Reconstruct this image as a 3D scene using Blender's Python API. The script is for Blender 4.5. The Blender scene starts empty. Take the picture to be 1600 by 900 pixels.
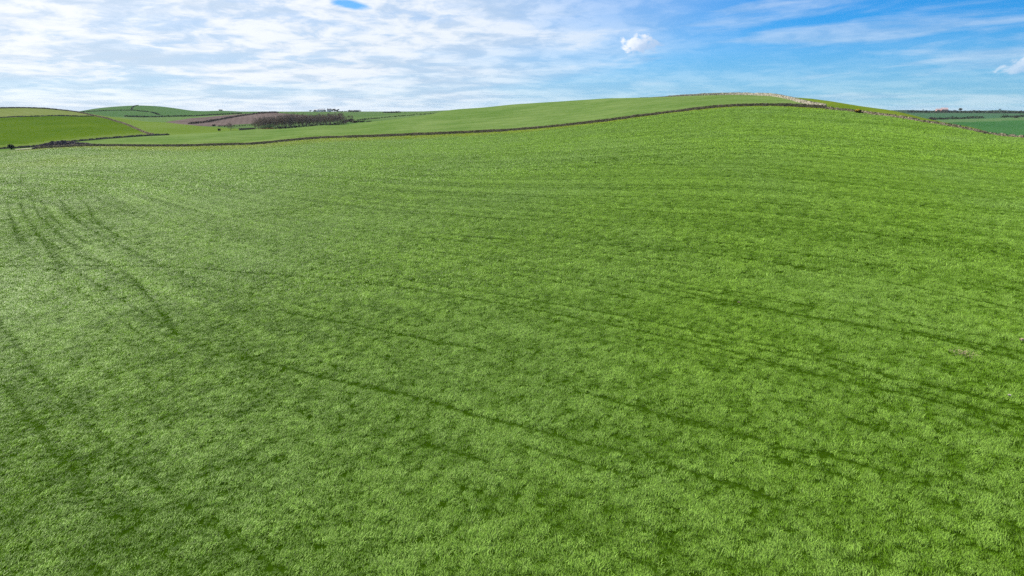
import bpy, math, random
import numpy as np
from mathutils import Vector, Euler, Matrix

SC = bpy.context.scene
COL = SC.collection
R = math.radians
rng = np.random.default_rng(7)
random.seed(7)

# ------------------------------------------------------------------ camera
H = 14.0                      # drone height above the nearest grass, metres
FPX = 1067.0                  # focal length in photo pixels (1600 wide)
PITCH = math.atan((450 - 172) / FPX)
cam_d = bpy.data.cameras.new('camera')
cam_d.sensor_width = 36.0
cam_d.lens = 36.0 * FPX / 1600.0
cam_d.clip_start = 0.1
cam_d.clip_end = 40000
cam = bpy.data.objects.new('camera', cam_d)
COL.objects.link(cam)
cam.location = (0, 0, H)
cam.rotation_euler = (math.pi / 2 - PITCH, 0, 0)
SC.camera = cam

SC.view_settings.view_transform = 'Standard'
SC.view_settings.look = 'None'
SC.view_settings.gamma = 1
SC.view_settings.exposure = 0.8
SC.render.engine = 'CYCLES'
SC.cycles.use_denoising = False
SC.cycles.max_bounces = 6
SC.cycles.volume_bounces = 0
SC.cycles.sample_clamp_indirect = 4

SUN_EL, SUN_AZ = R(43), R(-50)           # azimuth from the view direction (+Y), clockwise positive
SUN_DIR = Vector((math.sin(SUN_AZ) * math.cos(SUN_EL), math.cos(SUN_AZ) * math.cos(SUN_EL), math.sin(SUN_EL)))
sun_d = bpy.data.lights.new('sun', 'SUN')
sun_d.energy = 5.0
sun_d.angle = R(0.5)
sun_d.color = (1.0, 0.95, 0.87)
sun = bpy.data.objects.new('sun', sun_d)
COL.objects.link(sun)
sun.location = (0, 0, 60)
sun.rotation_euler = SUN_DIR.to_track_quat('Z', 'Y').to_euler()


# ------------------------------------------------------------------ node helpers
class NT:
    def __init__(self, nt):
        self.nt = nt

    def n(self, typ, **kw):
        nd = self.nt.nodes.new(typ)
        ins = kw.pop('ins', None)
        for k, v in kw.items():
            setattr(nd, k, v)
        if ins:
            for k, v in ins.items():
                self.set(nd.inputs[k], v)
        return nd

    def set(self, sock, v):
        if isinstance(v, bpy.types.NodeSocket):
            self.nt.links.new(v, sock)
        else:
            sock.default_value = v

    def math(self, op, a, b=None, c=None, clamp=False):
        nd = self.n('ShaderNodeMath', operation=op, use_clamp=clamp)
        for i, v in enumerate((a, b, c)):
            if v is not None:
                self.set(nd.inputs[i], v)
        return nd.outputs[0]

    def vmath(self, op, a, b=None):
        nd = self.n('ShaderNodeVectorMath', operation=op)
        self.set(nd.inputs[0], a)
        if b is not None:
            self.set(nd.inputs[1], b)
        return nd.outputs['Value'] if op in ('DOT_PRODUCT', 'LENGTH') else nd.outputs[0]

    def ramp(self, v, a, b, smooth=True):
        nd = self.n('ShaderNodeMapRange', interpolation_type='SMOOTHSTEP' if smooth else 'LINEAR')
        self.set(nd.inputs[0], v)
        self.set(nd.inputs[1], a)
        self.set(nd.inputs[2], b)
        return nd.outputs[0]

    def mix(self, f, a, b):
        nd = self.n('ShaderNodeMix', data_type='RGBA')
        self.set(nd.inputs[0], f)
        self.set(nd.inputs[6], a)
        self.set(nd.inputs[7], b)
        return nd.outputs[2]

    def noise(self, vec, scale, detail=4, rough=0.5, dist=0.0):
        nd = self.n('ShaderNodeTexNoise')
        self.set(nd.inputs['Vector'], vec)
        nd.inputs['Scale'].default_value = scale
        nd.inputs['Detail'].default_value = detail
        nd.inputs['Roughness'].default_value = rough
        nd.inputs['Distortion'].default_value = dist
        return nd.outputs['Fac']

    def comb(self, x, y, z):
        nd = self.n('ShaderNodeCombineXYZ')
        for i, v in enumerate((x, y, z)):
            self.set(nd.inputs[i], v)
        return nd.outputs[0]


# ------------------------------------------------------------------ sky
def c4(r, g, b):
    return (r, g, b, 1)


def build_world():
    w = bpy.data.worlds.new('World')
    SC.world = w
    w.use_nodes = True
    w.node_tree.nodes.clear()
    T = NT(w.node_tree)
    sky = T.n('ShaderNodeTexSky', sky_type='NISHITA')
    sky.sun_disc = False
    sky.sun_elevation = SUN_EL
    sky.sun_rotation = SUN_AZ
    sky.altitude = 60
    sky.air_density = 1.0
    sky.dust_density = 0.0
    sky.ozone_density = 3.0
    hs = T.n('ShaderNodeHueSaturation')
    hs.inputs['Saturation'].default_value = 1.0
    hs.inputs['Hue'].default_value = 0.5
    T.set(hs.inputs['Color'], sky.outputs[0])
    STR = 0.060
    d = T.n('ShaderNodeTexCoord').outputs['Generated']
    sep = T.n('ShaderNodeSeparateXYZ')
    T.set(sep.inputs[0], d)
    dx, dy, dz = sep.outputs
    zc = T.math('MAXIMUM', dz, 0.0)
    # cloud decks flatten towards the horizon
    lg = T.math('MULTIPLY', T.math('LOGARITHM', T.math('ADD', zc, 0.05), math.e), 0.38)
    q = T.comb(T.math('MULTIPLY', dx, 0.62), T.math('MULTIPLY', dy, 0.62), lg)
    big = T.noise(q, 4.0, 3, 0.5, 0.3)
    mid = T.noise(T.vmath('ADD', q, (3.1, 7.7, 2.0)), 9.0, 8, 0.58, 0.5)
    fine = T.noise(T.vmath('ADD', q, (1.0, 3.0, 5.0)), 32.0, 7, 0.62, 0.4)
    dens = T.math('ADD', T.math('MULTIPLY', mid, 0.55), T.math('MULTIPLY', fine, 0.45))
    # cover: closed towards the sun, breaking up away from it
    cover = T.ramp(T.math('ADD', dx, T.math('MULTIPLY', T.math('SUBTRACT', big, 0.5), 1.1)), 0.36, -0.30)
    cover = T.math('MULTIPLY', cover, T.ramp(dz, -0.12, 0.06))
    lo = T.math('SUBTRACT', 0.55, T.math('MULTIPLY', cover, 0.34))
    alpha = T.ramp(dens, lo, T.math('ADD', lo, 0.34))
    alpha = T.math('MULTIPLY', alpha, T.math('MULTIPLY_ADD', cover, 0.36, 0.60))
    # thin combed streaks, more of them low down
    low = T.ramp(dz, 0.12, 0.0)
    streak = T.noise(T.comb(T.math('MULTIPLY', dx, 2.4), T.math('MULTIPLY', dy, 1.0), T.math('ADD', T.math('MULTIPLY_ADD', dz, 24.0, T.math('MULTIPLY', dx, -1.4)), 4.37)), 1.7, 8, 0.58, 0.5)
    veil = T.math('MULTIPLY', T.ramp(streak, 0.40, 0.66), T.math('MULTIPLY_ADD', low, 0.15, 0.42))
    alpha = T.math('SUBTRACT', 1.0, T.math('MULTIPLY', T.math('SUBTRACT', 1.0, alpha), T.math('SUBTRACT', 1.0, veil)))
    sd = T.vmath('DOT_PRODUCT', d, tuple(SUN_DIR))
    glow = T.math('POWER', T.ramp(sd, 0.40, 0.84, False), 1.0)
    side = T.ramp(dx, 0.50, -0.30)
    alpha = T.math('MAXIMUM', alpha, T.math('MULTIPLY', low, T.math('MULTIPLY_ADD', side, 0.52, 0.42)))
    alpha = T.math('MAXIMUM', alpha, T.math('MULTIPLY', T.ramp(T.math('ADD', dx, T.math('MULTIPLY', T.math('SUBTRACT', big, 0.5), 0.5)), 0.42, -0.12), T.math('MULTIPLY_ADD', streak, 0.55, 0.60)))
    alpha = T.math('MAXIMUM', alpha, T.math('MULTIPLY', T.ramp(sd, 0.52, 0.80), 0.95))

    def disc(px0, py0, rx, rz):
        v = Vector(pix_dir(px0, py0)).normalized()
        rgt = Vector((v.y, -v.x, 0)).normalized()
        up = rgt.cross(v)
        return (T.math('DIVIDE', T.vmath('DOT_PRODUCT', d, tuple(rgt)), rx), T.math('DIVIDE', T.vmath('DOT_PRODUCT', d, tuple(up)), rz),
                T.ramp(T.vmath('DOT_PRODUCT', d, tuple(v)), 0.0, 0.1))
    # a rent in the closed deck where the blue shows
    ga, gb, gf = disc(548, 7, 0.028, 0.0062)
    gl = T.vmath('LENGTH', T.comb(ga, T.math('ADD', gb, T.math('MULTIPLY', ga, 0.55)), 0.0))
    gap = T.math('MULTIPLY', T.ramp(T.math('ADD', gl, T.math('MULTIPLY', T.math('SUBTRACT', fine, 0.5), 1.4)), 1.15, 0.45), gf)
    alpha = T.math('MULTIPLY', alpha, T.math('MULTIPLY_ADD', gap, -0.85, 1.0))
    # cloud brightness: forward scattering round the sun, thick parts greyer
    shade = T.ramp(T.math('ADD', T.math('MULTIPLY', mid, 0.40), T.math('MULTIPLY', fine, 0.60)), 0.40, 0.60)
    ccol = T.mix(shade, c4(0.265, 0.355, 0.475), c4(0.450, 0.500, 0.555))
    bright = T.mix(shade, c4(0.41, 0.465, 0.525), c4(0.61, 0.615, 0.63))
    ccol = T.mix(glow, ccol, bright)
    skyc = T.n('ShaderNodeVectorMath', operation='SCALE')
    T.set(skyc.inputs[0], T.vmath('MULTIPLY', hs.outputs[0], (0.12, 0.67, 1.26)))
    skyc.inputs['Scale'].default_value = STR
    col = T.mix(alpha, skyc.outputs[0], ccol)

    # two small cumulus heads
    def cumulus(col, px0, py0, rx, rz, amt):
        a, b, fr = disc(px0, py0, rx, rz)
        q2 = T.comb(a, b, px0 * 0.01)
        nz = T.noise(q2, 1.3, 6, 0.58, 0.3)
        # flat base, heaped top
        bb = T.math('MULTIPLY', b, T.math('MULTIPLY_ADD', T.ramp(b, 0.0, -0.2), 0.7, 1.0))
        f = T.math('SUBTRACT', T.math('ADD', 1.0, T.math('MULTIPLY', T.math('SUBTRACT', nz, 0.5), 2.8)), T.vmath('LENGTH', T.comb(a, bb, 0.0)))
        al = T.math('MULTIPLY', T.math('MULTIPLY', T.ramp(f, 0.0, 0.45), fr), amt)
        lit = T.ramp(T.math('ADD', T.math('ADD', T.math('MULTIPLY', a, -0.50), T.math('MULTIPLY', b, 0.35)), nz), 0.20, 1.10)
        cc = T.mix(lit, c4(0.27, 0.36, 0.50), c4(0.60, 0.61, 0.63))
        return T.mix(al, col, cc)
    col = cumulus(col, 1001, 74, 0.024, 0.019, 0.85)
    col = cumulus(col, 1598, 107, 0.024, 0.014, 0.55)
    bg = T.n('ShaderNodeBackground')
    T.set(bg.inputs[0], col)
    bg.inputs[1].default_value = 1.0
    out = T.n('ShaderNodeOutputWorld')
    w.node_tree.links.new(bg.outputs[0], out.inputs[0])


# ------------------------------------------------------------------ projection
CP, SP = math.cos(PITCH), math.sin(PITCH)


def pix_dir(px, py):
    a, b = px - 800.0, 450.0 - py
    return (a, FPX * CP + b * SP, -FPX * SP + b * CP)


def P(px, py, Y):
    dx, dy, dz = pix_dir(px, py)
    return (Y * dx / dy, Y, H + Y * dz / dy)


def uof(px, py=185.0):
    dx, dy, dz = pix_dir(px, py)
    return dx / dy


build_world()

# ------------------------------------------------------------------ terrain heights
W1 = [(60, 233, 335), (135, 229, 332), (200, 229, 331), (300, 229, 330), (400, 226, 326), (500, 217, 320), (600, 214, 312),
      (700, 210, 302), (800, 205, 292), (850, 201, 286), (950, 190, 275), (1050, 177, 264), (1100, 171.5, 258),
      (1150, 167.5, 253), (1200, 166.5, 249), (1250, 168, 245), (1289, 170.5, 241)]
W1B = [(1289, 170.5, 241), (1330, 175, 233), (1360, 179, 226), (1400, 184, 216), (1450, 193, 205), (1500, 201, 196),
       (1530, 208, 191), (1560, 213, 187), (1600, 217, 181), (1680, 228, 170)]
W2 = [(1289, 168.5, 244), (1270, 164.5, 256), (1250, 160, 272), (1230, 154.5, 294), (1200, 149.8, 328), (1150, 148.2, 366),
      (1100, 149.0, 385), (1050, 151, 400), (1000, 152.5, 412)]
W3 = [(-60, 238, 352), (0, 233, 358), (50, 230, 366), (100, 223.5, 376), (150, 218.5, 390), (200, 214.5, 405), (240, 212, 420),
      (262, 211, 428)]
W4 = [(240, 212, 424), (230, 209, 434), (210, 200.5, 478), (190, 192.5, 528), (170, 186.5, 570), (150, 182, 606), (130, 177.5, 636),
      (110, 174, 648), (70, 170.2, 644), (40, 169, 636), (0, 169.5, 625), (-80, 172, 600)]
W5 = [(-80, 187, 530), (0, 184, 545), (60, 182, 555), (120, 182, 580), (146, 182, 605)]
UPEDGE = [(240, 213, 422), (300, 208.5, 434), (350, 205, 440), (400, 202, 445), (500, 196, 455), (560, 192, 465), (600, 188, 472), (640, 183, 480)]

pts = []
for L in (W1, W1B, W2, W3, W4, W5, UPEDGE):
    pts += [P(*q) for q in L]
E = lambda *q: pts.append(P(*q))


def Z(px, z, Y):
    pts.append((uof(px, 185) * Y, Y, z))


# foreground field
for px in (-300, 0, 300, 600, 800, 1000, 1300, 1600, 1900):
    k = (px - 800) / 800.0
    Z(px, 0.25 * k * 0.2, 6)
    Z(px, 0.45 * k * 0.5, 14)
    Z(px, 0.3 + 0.9 * k * 0.8, 30)
for px, z60, z120, z190 in ((-300, -1.2, -2.2, -3.0), (0, -.7, -1.6, -2.6), (300, 0.1, 0.0, -1.0), (600, .9, 1.6, 1.8), (800, 1.2, 2.7, 4.3),
                            (1000, 1.6, 4.6, 8.0), (1300, 2.4, 6.4, 10.8)):
    Z(px, z60, 60); Z(px, z120, 120); Z(px, z190, 190)
Z(1600, 2.6, 60); Z(1600, 5.4, 120); Z(1900, 2.6, 60); Z(1900, 4.0, 130); Z(1900, 0, 230); Z(1750, -4, 230)
Z(-300, -5, 330); Z(-300, -6, 420); Z(-300, 4, 560); Z(-300, 8, 640)
# upper field crest and its far side
for q in ((690, 176, 480), (700, 172.5, 500), (750, 168.3, 500), (800, 163.3, 490), (850, 160, 475), (900, 156.8, 460), (950, 153.6, 440)):
    E(*q)
for q in ((640, 193, 395), (700, 187, 400), (800, 178, 390), (900, 169.5, 375), (1000, 162, 350), (1100, 157, 325), (1180, 157, 295), (560, 201, 400), (400, 212, 390), (300, 217, 380)):
    E(*q)
for q in ((1235, 151.5, 320), (1270, 154.5, 306), (1300, 158.5, 292), (1350, 166.5, 272), (1390, 172, 258), (1420, 178.5, 243), (1470, 190, 222), (1520, 199, 210)):
    E(*q)
for q in ((1300, 172, 340), (1390, 190, 320), (1470, 209, 290), (1550, 226, 260), (1620, 232, 240), (1235, 159, 370), (1150, 158, 450), (1000, 162, 500), (900, 165, 560), (800, 172, 600),
          (1300, 200, 460), (1450, 235, 400), (1620, 245, 380)):
    E(*q)
# valley behind the upper field
for q in ((300, 209.5, 470), (350, 206, 480), (400, 203.5, 490), (450, 201, 500), (500, 198.5, 500), (540, 196, 505), (400, 202.3, 525), (470, 198.5, 530), (540, 193.5, 530), (580, 190.5, 540), (640, 187, 540),
          (360, 203, 520)):
    E(*q)
# field C right of the hill wall
for q in ((150, 179.5, 690), (200, 185.5, 640), (260, 191.5, 600), (300, 195.5, 570), (350, 200.5, 540), (365, 203, 520), (250, 200, 500), (200, 192, 560), (300, 203, 500)):
    E(*q)
for q in ((200, 190, 700), (260, 196, 660), (300, 198, 625), (130, 181, 760), (50, 176, 720), (-80, 178, 700), (-80, 180, 900), (60, 181, 900)):
    E(*q)
# ploughed fields
for q in ((300, 194.5, 690), (330, 196, 690), (395, 193, 700), (365, 199.5, 600), (395, 198, 600), (440, 190, 720), (500, 188, 700), (300, 189, 790), (350, 185, 850), (400, 182, 870), (265, 189.3, 790), (300, 184.6, 900),
          (350, 180.3, 950), (420, 175.8, 1000), (440, 177, 960), (470, 181, 880), (500, 182.5, 840), (540, 185, 760)):
    E(*q)
for q in ((200, 189, 900), (230, 188, 950), (260, 185.5, 1000), (320, 182, 1030), (230, 183.5, 1090), (300, 182, 1100), (340, 180, 1100), (375, 178, 1110)):
    E(*q)
# hill B
for q in ((120, 174.5, 1480), (150, 169.5, 1500), (180, 166.5, 1500), (215, 164.8, 1500), (250, 166.3, 1500), (280, 170, 1480), (300, 173, 1460), (330, 173.3, 1450), (345, 173, 1450), (400, 175.2, 1500),
          (60, 180, 1480), (0, 183, 1450), (205, 173, 1280), (250, 176, 1230), (160, 173.5, 1300), (215, 176, 1900), (120, 178, 1900), (0, 178, 1900), (300, 177, 1800)):
    E(*q)
# middle distance
for q in ((450, 178, 1100), (500, 178, 1100), (460, 174.6, 1700), (500, 174.6, 1750), (540, 174.4, 1750), (580, 174.4, 1700), (620, 176, 1500), (560, 181, 900), (600, 184, 700), (560, 187.5, 660), (640, 180.8, 700),
          (700, 177, 700), (620, 176.5, 950), (660, 174.2, 950), (700, 172.3, 950), (740, 171, 950), (800, 173, 900), (560, 177.5, 1200), (800, 175, 1500), (1000, 174, 1500), (1200, 174, 1500), (1000, 174, 900), (1200, 175, 800)):
    E(*q)
# right valley
for q in ((1340, 205, 700), (1460, 209, 700), (1600, 210, 700), (1750, 212, 700), (1400, 192, 850), (1500, 195, 850), (1600, 196, 850), (1450, 186.6, 1000), (1500, 186, 1000), (1550, 184.8, 1000), (1600, 183, 1000), (1700, 183, 1000),
          (1420, 177.3, 1300), (1500, 177.3, 1300), (1600, 177.7, 1320), (1700, 178, 1300), (1390, 172.3, 2000), (1420, 172, 2000), (1460, 174.2, 1900), (1500, 174.5, 2000), (1562, 172, 2200), (1600, 174, 2200), (1530, 173.3, 2200), (1700, 173.5, 2200)):
    E(*q)
for px in range(-400, 2001, 200):
    E(px, 174.6 if px < 800 else 173.4, 3200)
    E(px, 174.2 if px < 800 else 173.4, 9000)

C = np.array(pts)
CU = np.stack([C[:, 0] / C[:, 1] * 3.0, np.log(C[:, 1])], 1)
# merge near-duplicates
keep = []
for i in range(len(CU)):
    if all(np.hypot(*(CU[i] - CU[j])) > 0.012 for j in keep):
        keep.append(i)
CU, CZ = CU[keep], C[keep, 2]


def tps_k(r2):
    return np.where(r2 > 1e-12, 0.5 * r2 * np.log(np.maximum(r2, 1e-12)), 0)


nC = len(CU)
D2 = ((CU[:, None, :] - CU[None]) ** 2).sum(-1)
A = np.zeros((nC + 3, nC + 3))
A[:nC, :nC] = tps_k(D2) + 2e-6 * np.eye(nC)
A[:nC, nC] = 1
A[:nC, nC + 1:] = CU
A[nC:, :nC] = A[:nC, nC:].T
WT = np.linalg.solve(A, np.concatenate([CZ, np.zeros(3)]))

U0, U1, NU = -1.25, 1.25, 760
L0, L1, NL = math.log(5.0), math.log(9000.0), 560
GU = np.linspace(U0, U1, NU)
GL = np.linspace(L0, L1, NL)
GZ = np.zeros((NL, NU), np.float32)
for j in range(0, NL, 8):
    ul = np.stack(np.meshgrid(GU * 3.0, GL[j:j + 8]), -1).reshape(-1, 2)
    d2 = (ul[:, 0:1] - CU[None, :, 0]) ** 2 + (ul[:, 1:2] - CU[None, :, 1]) ** 2
    z = tps_k(d2) @ WT[:nC] + WT[nC] + ul @ WT[nC + 1:]
    GZ[j:j + 8] = z.reshape(-1, NU)


def height(x, y):
    x, y = np.asarray(x, float), np.asarray(y, float)
    y = np.maximum(y, 5.01)
    fu = np.clip((x / y - U0) / (U1 - U0) * (NU - 1), 0, NU - 1.001)
    fl = np.clip((np.log(y) - L0) / (L1 - L0) * (NL - 1), 0, NL - 1.001)
    iu, il = fu.astype(int), fl.astype(int)
    a, b = fu - iu, fl - il
    return (GZ[il, iu] * (1 - a) * (1 - b) + GZ[il, iu + 1] * a * (1 - b) + GZ[il + 1, iu] * (1 - a) * b + GZ[il + 1, iu + 1] * a * b)


def ground_hit(px, py):
    """first meeting of a sight line with the ground: a point of the place, in metres"""
    dx, dy, dz = pix_dir(px, py)
    Y = np.exp(np.linspace(math.log(8), math.log(8000), 6000))
    d = H + Y * dz / dy - height(Y * dx / dy, Y)
    k = int(np.argmax(d <= 0))
    return (Y[k] * dx / dy, Y[k])


def vnoise(x, y, seed=0):
    """smooth value noise in 0..1"""
    r = np.random.default_rng(seed)
    tab = r.random((256, 256))
    xi, yi = np.floor(x).astype(int), np.floor(y).astype(int)
    fx, fy = x - xi, y - yi
    fx, fy = fx * fx * (3 - 2 * fx), fy * fy * (3 - 2 * fy)
    g = lambda a, b: tab[a % 256, b % 256]
    return (g(xi, yi) * (1 - fx) + g(xi + 1, yi) * fx) * (1 - fy) + (g(xi, yi + 1) * (1 - fx) + g(xi + 1, yi + 1) * fx) * fy


def fbm(x, y, seed=0, o=4):
    s, a, t = 0, 1, 0
    for k in range(o):
        s = s + a * vnoise(x * 2 ** k + 13.7 * k, y * 2 ** k + 5.1 * k, seed + k)
        t += a
        a *= 0.55
    return s / t


# ------------------------------------------------------------------ materials
def new_mat(name):
    m = bpy.data.materials.new(name)
    m.use_nodes = True
    m.node_tree.nodes.clear()
    return m, NT(m.node_tree)


def finish(m, T, col, rough=0.9, spec=0.2, bump=None, bdist=0.1, trans=0.0, normal=None):
    b = T.n('ShaderNodeBsdfPrincipled')
    T.set(b.inputs['Base Color'], col)
    T.set(b.inputs['Roughness'], rough)
    b.inputs['Specular IOR Level'].default_value = spec
    if bump is not None:
        bn = T.n('ShaderNodeBump')
        bn.inputs['Strength'].default_value = 1.0
        bn.inputs['Distance'].default_value = bdist
        T.set(bn.inputs['Height'], bump)
        T.set(b.inputs['Normal'], bn.outputs[0])
    if normal is not None:
        T.set(b.inputs['Normal'], normal)
    sh = b.outputs[0]
    if trans:
        tr = T.n('ShaderNodeBsdfTranslucent')
        T.set(tr.inputs[0], col)
        mx = T.n('ShaderNodeMixShader')
        mx.inputs[0].default_value = trans
        T.nt.links.new(sh, mx.inputs[1])
        T.nt.links.new(tr.outputs[0], mx.inputs[2])
        sh = mx.outputs[0]
    o = T.n('ShaderNodeOutputMaterial')
    T.nt.links.new(sh, o.inputs[0])
    return m


def mat_field(name, ca, cb, scale=0.02, rows=None, attr=False, bump=0.25):
    m, T = new_mat(name)
    pos = T.n('ShaderNodeNewGeometry').outputs['Position']
    n1 = T.noise(pos, scale, 5, 0.6)
    n2 = T.noise(pos, 0.35, 6, 0.7)
    f = T.ramp(T.math('ADD', T.math('MULTIPLY', n1, 0.6), T.math('MULTIPLY', n2, 0.4)), 0.36, 0.64)
    col = T.mix(f, c4(*ca), c4(*cb))
    if rows:
        ang, per, amt = rows
        sp = T.n('ShaderNodeSeparateXYZ')
        T.set(sp.inputs[0], pos)
        q = T.math('ADD', T.math('MULTIPLY', sp.outputs[0], math.cos(ang)), T.math('MULTIPLY', sp.outputs[1], math.sin(ang)))
        q = T.math('ADD', q, T.math('MULTIPLY', n1, per * 0.8))
        wv = T.math('POWER', T.math('ABSOLUTE', T.math('SINE', T.math('MULTIPLY', q, math.pi / per))), 0.5)
        col = T.mix(T.math('MULTIPLY', T.math('SUBTRACT', 1.0, wv), amt), col, c4(ca[0] * .5, ca[1] * .5, ca[2] * .5))
    if attr:
        at = T.n('ShaderNodeAttribute', attribute_name='fringe')
        col = T.mix(at.outputs['Fac'], col, c4(0.115, 0.155, 0.010))
    return finish(m, T, col, 1.0, 0.0, n2, bump)


def mat_simple(name, ca, cb, scale=3.0, rough=0.9, island=0.0, moss=None, spec=0.2, trans=0.0, bump=0.0):
    m, T = new_mat(name)
    g = T.n('ShaderNodeNewGeometry')
    n1 = T.noise(g.outputs['Position'], scale, 5, 0.6)
    f = T.ramp(n1, 0.3, 0.7)
    if island:
        f = T.math('ADD', T.math('MULTIPLY', f, 1 - island), T.math('MULTIPLY', g.outputs['Random Per Island'], island))
    col = T.mix(f, c4(*ca), c4(*cb))
    if moss:
        mf = T.math('MULTIPLY', T.ramp(T.noise(g.outputs['Position'], 0.9, 4, 0.7), 0.5, 0.68), 0.75)
        col = T.mix(mf, col, c4(*moss))
    return finish(m, T, col, rough, spec, n1 if bump else None, bump, trans)


M = {}
M['main'] = mat_field('pasture_soil_and_grass', (0.014, 0.035, 0.001), (0.022, 0.050, 0.002), 0.03, attr=True)
M['upper'] = mat_field('upper_pasture', (0.068, 0.124, 0.026), (0.114, 0.168, 0.050), 0.035, rows=(1.2, 14, .30), attr=True)
M['slope'] = mat_field('rough_slope_grass', (0.080, 0.130, 0.010), (0.110, 0.150, 0.018), 0.05)
M['hill_low'] = mat_field('shaded_hill_grass', (0.036, 0.078, 0.004), (0.072, 0.116, 0.010), 0.008)  # darker green: the slope's angle to the sun is put into the colour
M['hill_top'] = mat_field('dry_hill_grass', (0.105, 0.138, 0.036), (0.128, 0.155, 0.050), 0.02, rows=(0.9, 9, .25))
M['hill_strip'] = mat_field('hill_foot_grass', (0.076, 0.119, 0.020), (0.090, 0.133, 0.026), 0.02)
M['green_c'] = mat_field('bright_valley_grass', (0.080, 0.130, 0.018), (0.098, 0.145, 0.032), 0.02)
M['far_b'] = mat_field('far_hill_grass', (0.037, 0.085, 0.027), (0.051, 0.102, 0.031), 0.004)
M['far_pale'] = mat_field('far_pale_grass', (0.065, 0.112, 0.037), (0.078, 0.126, 0.041), 0.006)
M['far'] = mat_field('far_grass', (0.048, 0.095, 0.031), (0.068, 0.112, 0.037), 0.004)
M['brown'] = mat_field('ploughed_soil', (0.085, 0.066, 0.060), (0.115, 0.090, 0.082), 0.02, rows=(0.35, 6, .35))
M['valley'] = mat_field('valley_crop', (0.020, 0.078, 0.020), (0.032, 0.100, 0.026), 0.006)
M['valley_pale'] = mat_field('valley_pale_grass', (0.052, 0.110, 0.038), (0.066, 0.120, 0.044), 0.01)
M['valley_far'] = mat_field('valley_far_crop', (0.032, 0.082, 0.042), (0.042, 0.092, 0.046), 0.006)
M['valley_edge'] = mat_field('horizon_grass', (0.022, 0.046, 0.025), (0.028, 0.053, 0.028), 0.003)
M['stone_dark_shaded'] = mat_simple('dark_shaded_field_stone', (0.085, 0.062, 0.038), (0.36, 0.28, 0.185), 1.2, 0.95, 0.75, moss=(0.07, 0.075, 0.018))  # field stone with the shade of the backlit walls put into its colour
M['stone_pale_sunlit'] = mat_simple('pale_sunlit_field_stone', (0.15, 0.135, 0.11), (0.46, 0.42, 0.345), 1.2, 0.95, 0.7, moss=(0.17, 0.15, 0.07))  # paler copy: sunlight on the hilltop wall painted into the stone colour
M['stone_mid'] = mat_simple('weathered_field_stone', (0.075, 0.062, 0.042), (0.32, 0.275, 0.195), 1.2, 0.95, 0.75, moss=(0.10, 0.095, 0.03))
M['mortar'] = mat_simple('packed_earth', (0.035, 0.03, 0.022), (0.06, 0.05, 0.035), 1.0)
M['hedge'] = mat_simple('hedge_leaf', (0.014, 0.030, 0.010), (0.035, 0.055, 0.016), 0.4, 0.8, 0.5, trans=.15)
M['hedge_brown'] = mat_simple('winter_hedge', (0.045, 0.032, 0.024), (0.075, 0.060, 0.036), 0.4, 0.9, 0.5)
M['bark'] = mat_simple('grey_bark', (0.15, 0.13, 0.115), (0.27, 0.24, 0.21), 1.0, 0.95)
M['twig'] = mat_simple('purple_brown_twigs', (0.135, 0.100, 0.080), (0.240, 0.182, 0.145), 0.3, 0.95, 0.6)
M['twig_tan'] = mat_simple('tan_twigs', (0.12, 0.085, 0.05), (0.20, 0.15, 0.085), 0.3, 0.95, 0.6)
M['leaf_dark'] = mat_simple('dark_evergreen_leaf', (0.012, 0.028, 0.014), (0.03, 0.05, 0.022), 0.4, 0.8, 0.6)
M['leaf_pale'] = mat_simple('pale_new_leaf', (0.10, 0.17, 0.05), (0.19, 0.26, 0.12), 0.4, 0.8, 0.6, trans=.2)
M['bracken'] = mat_simple('dead_bracken', (0.17, 0.085, 0.022), (0.30, 0.165, 0.05), 0.5, 0.9, 0.6)
M['gorse'] = mat_simple('gorse_leaf', (0.03, 0.032, 0.010), (0.075, 0.055, 0.016), 0.5, 0.9, 0.6)
M['flower'] = mat_simple('gorse_flower', (0.45, 0.28, 0.01), (0.62, 0.42, 0.02), 0.5, 0.8, 0.6)
M['rubble'] = mat_simple('dark_rubble', (0.024, 0.018, 0.020), (0.150, 0.120, 0.120), 1.0, 0.95, 0.8)
M['earth'] = mat_simple('pale_bare_earth', (0.24, 0.20, 0.14), (0.34, 0.29, 0.22), 0.5, 0.95, bump=.1)
M['white'] = mat_simple('whitewashed_wall', (0.62, 0.62, 0.60), (0.78, 0.78, 0.76), 0.5)
M['slate'] = mat_simple('slate_roof', (0.10, 0.11, 0.125), (0.16, 0.17, 0.185), 0.6)
M['pale_roof'] = mat_simple('pale_sheet_roof', (0.46, 0.47, 0.49), (0.58, 0.59, 0.60), 0.5)
M['pink'] = mat_simple('faded_red_sheet_roof', (0.36, 0.265, 0.265), (0.44, 0.335, 0.335), 0.5)
M['brick'] = mat_simple('pink_rendered_wall', (0.36, 0.21, 0.19), (0.46, 0.29, 0.27), 0.5)
M['glass'] = mat_simple('dark_window_glass', (0.02, 0.024, 0.03), (0.03, 0.034, 0.04), 0.5, 0.1, spec=.5)
M['straw'] = mat_simple('dry_straw', (0.20, 0.18, 0.08), (0.34, 0.30, 0.17), 2.0, 0.8, 0.6)


# ------------------------------------------------------------------ object helpers
def link(name, verts, faces, mat, parent=None, smooth=False, **props):
    me = bpy.data.meshes.new(name)
    me.from_pydata([tuple(v) for v in verts] if not isinstance(verts, np.ndarray) else verts.tolist(), [], faces)
    me.materials.append(mat)
    if smooth:
        me.polygons.foreach_set('use_smooth', [True] * len(me.polygons))
    me.update()
    o = bpy.data.objects.new(name, me)
    COL.objects.link(o)
    o.parent = parent
    for k, v in props.items():
        o[k] = v
    return o


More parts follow.
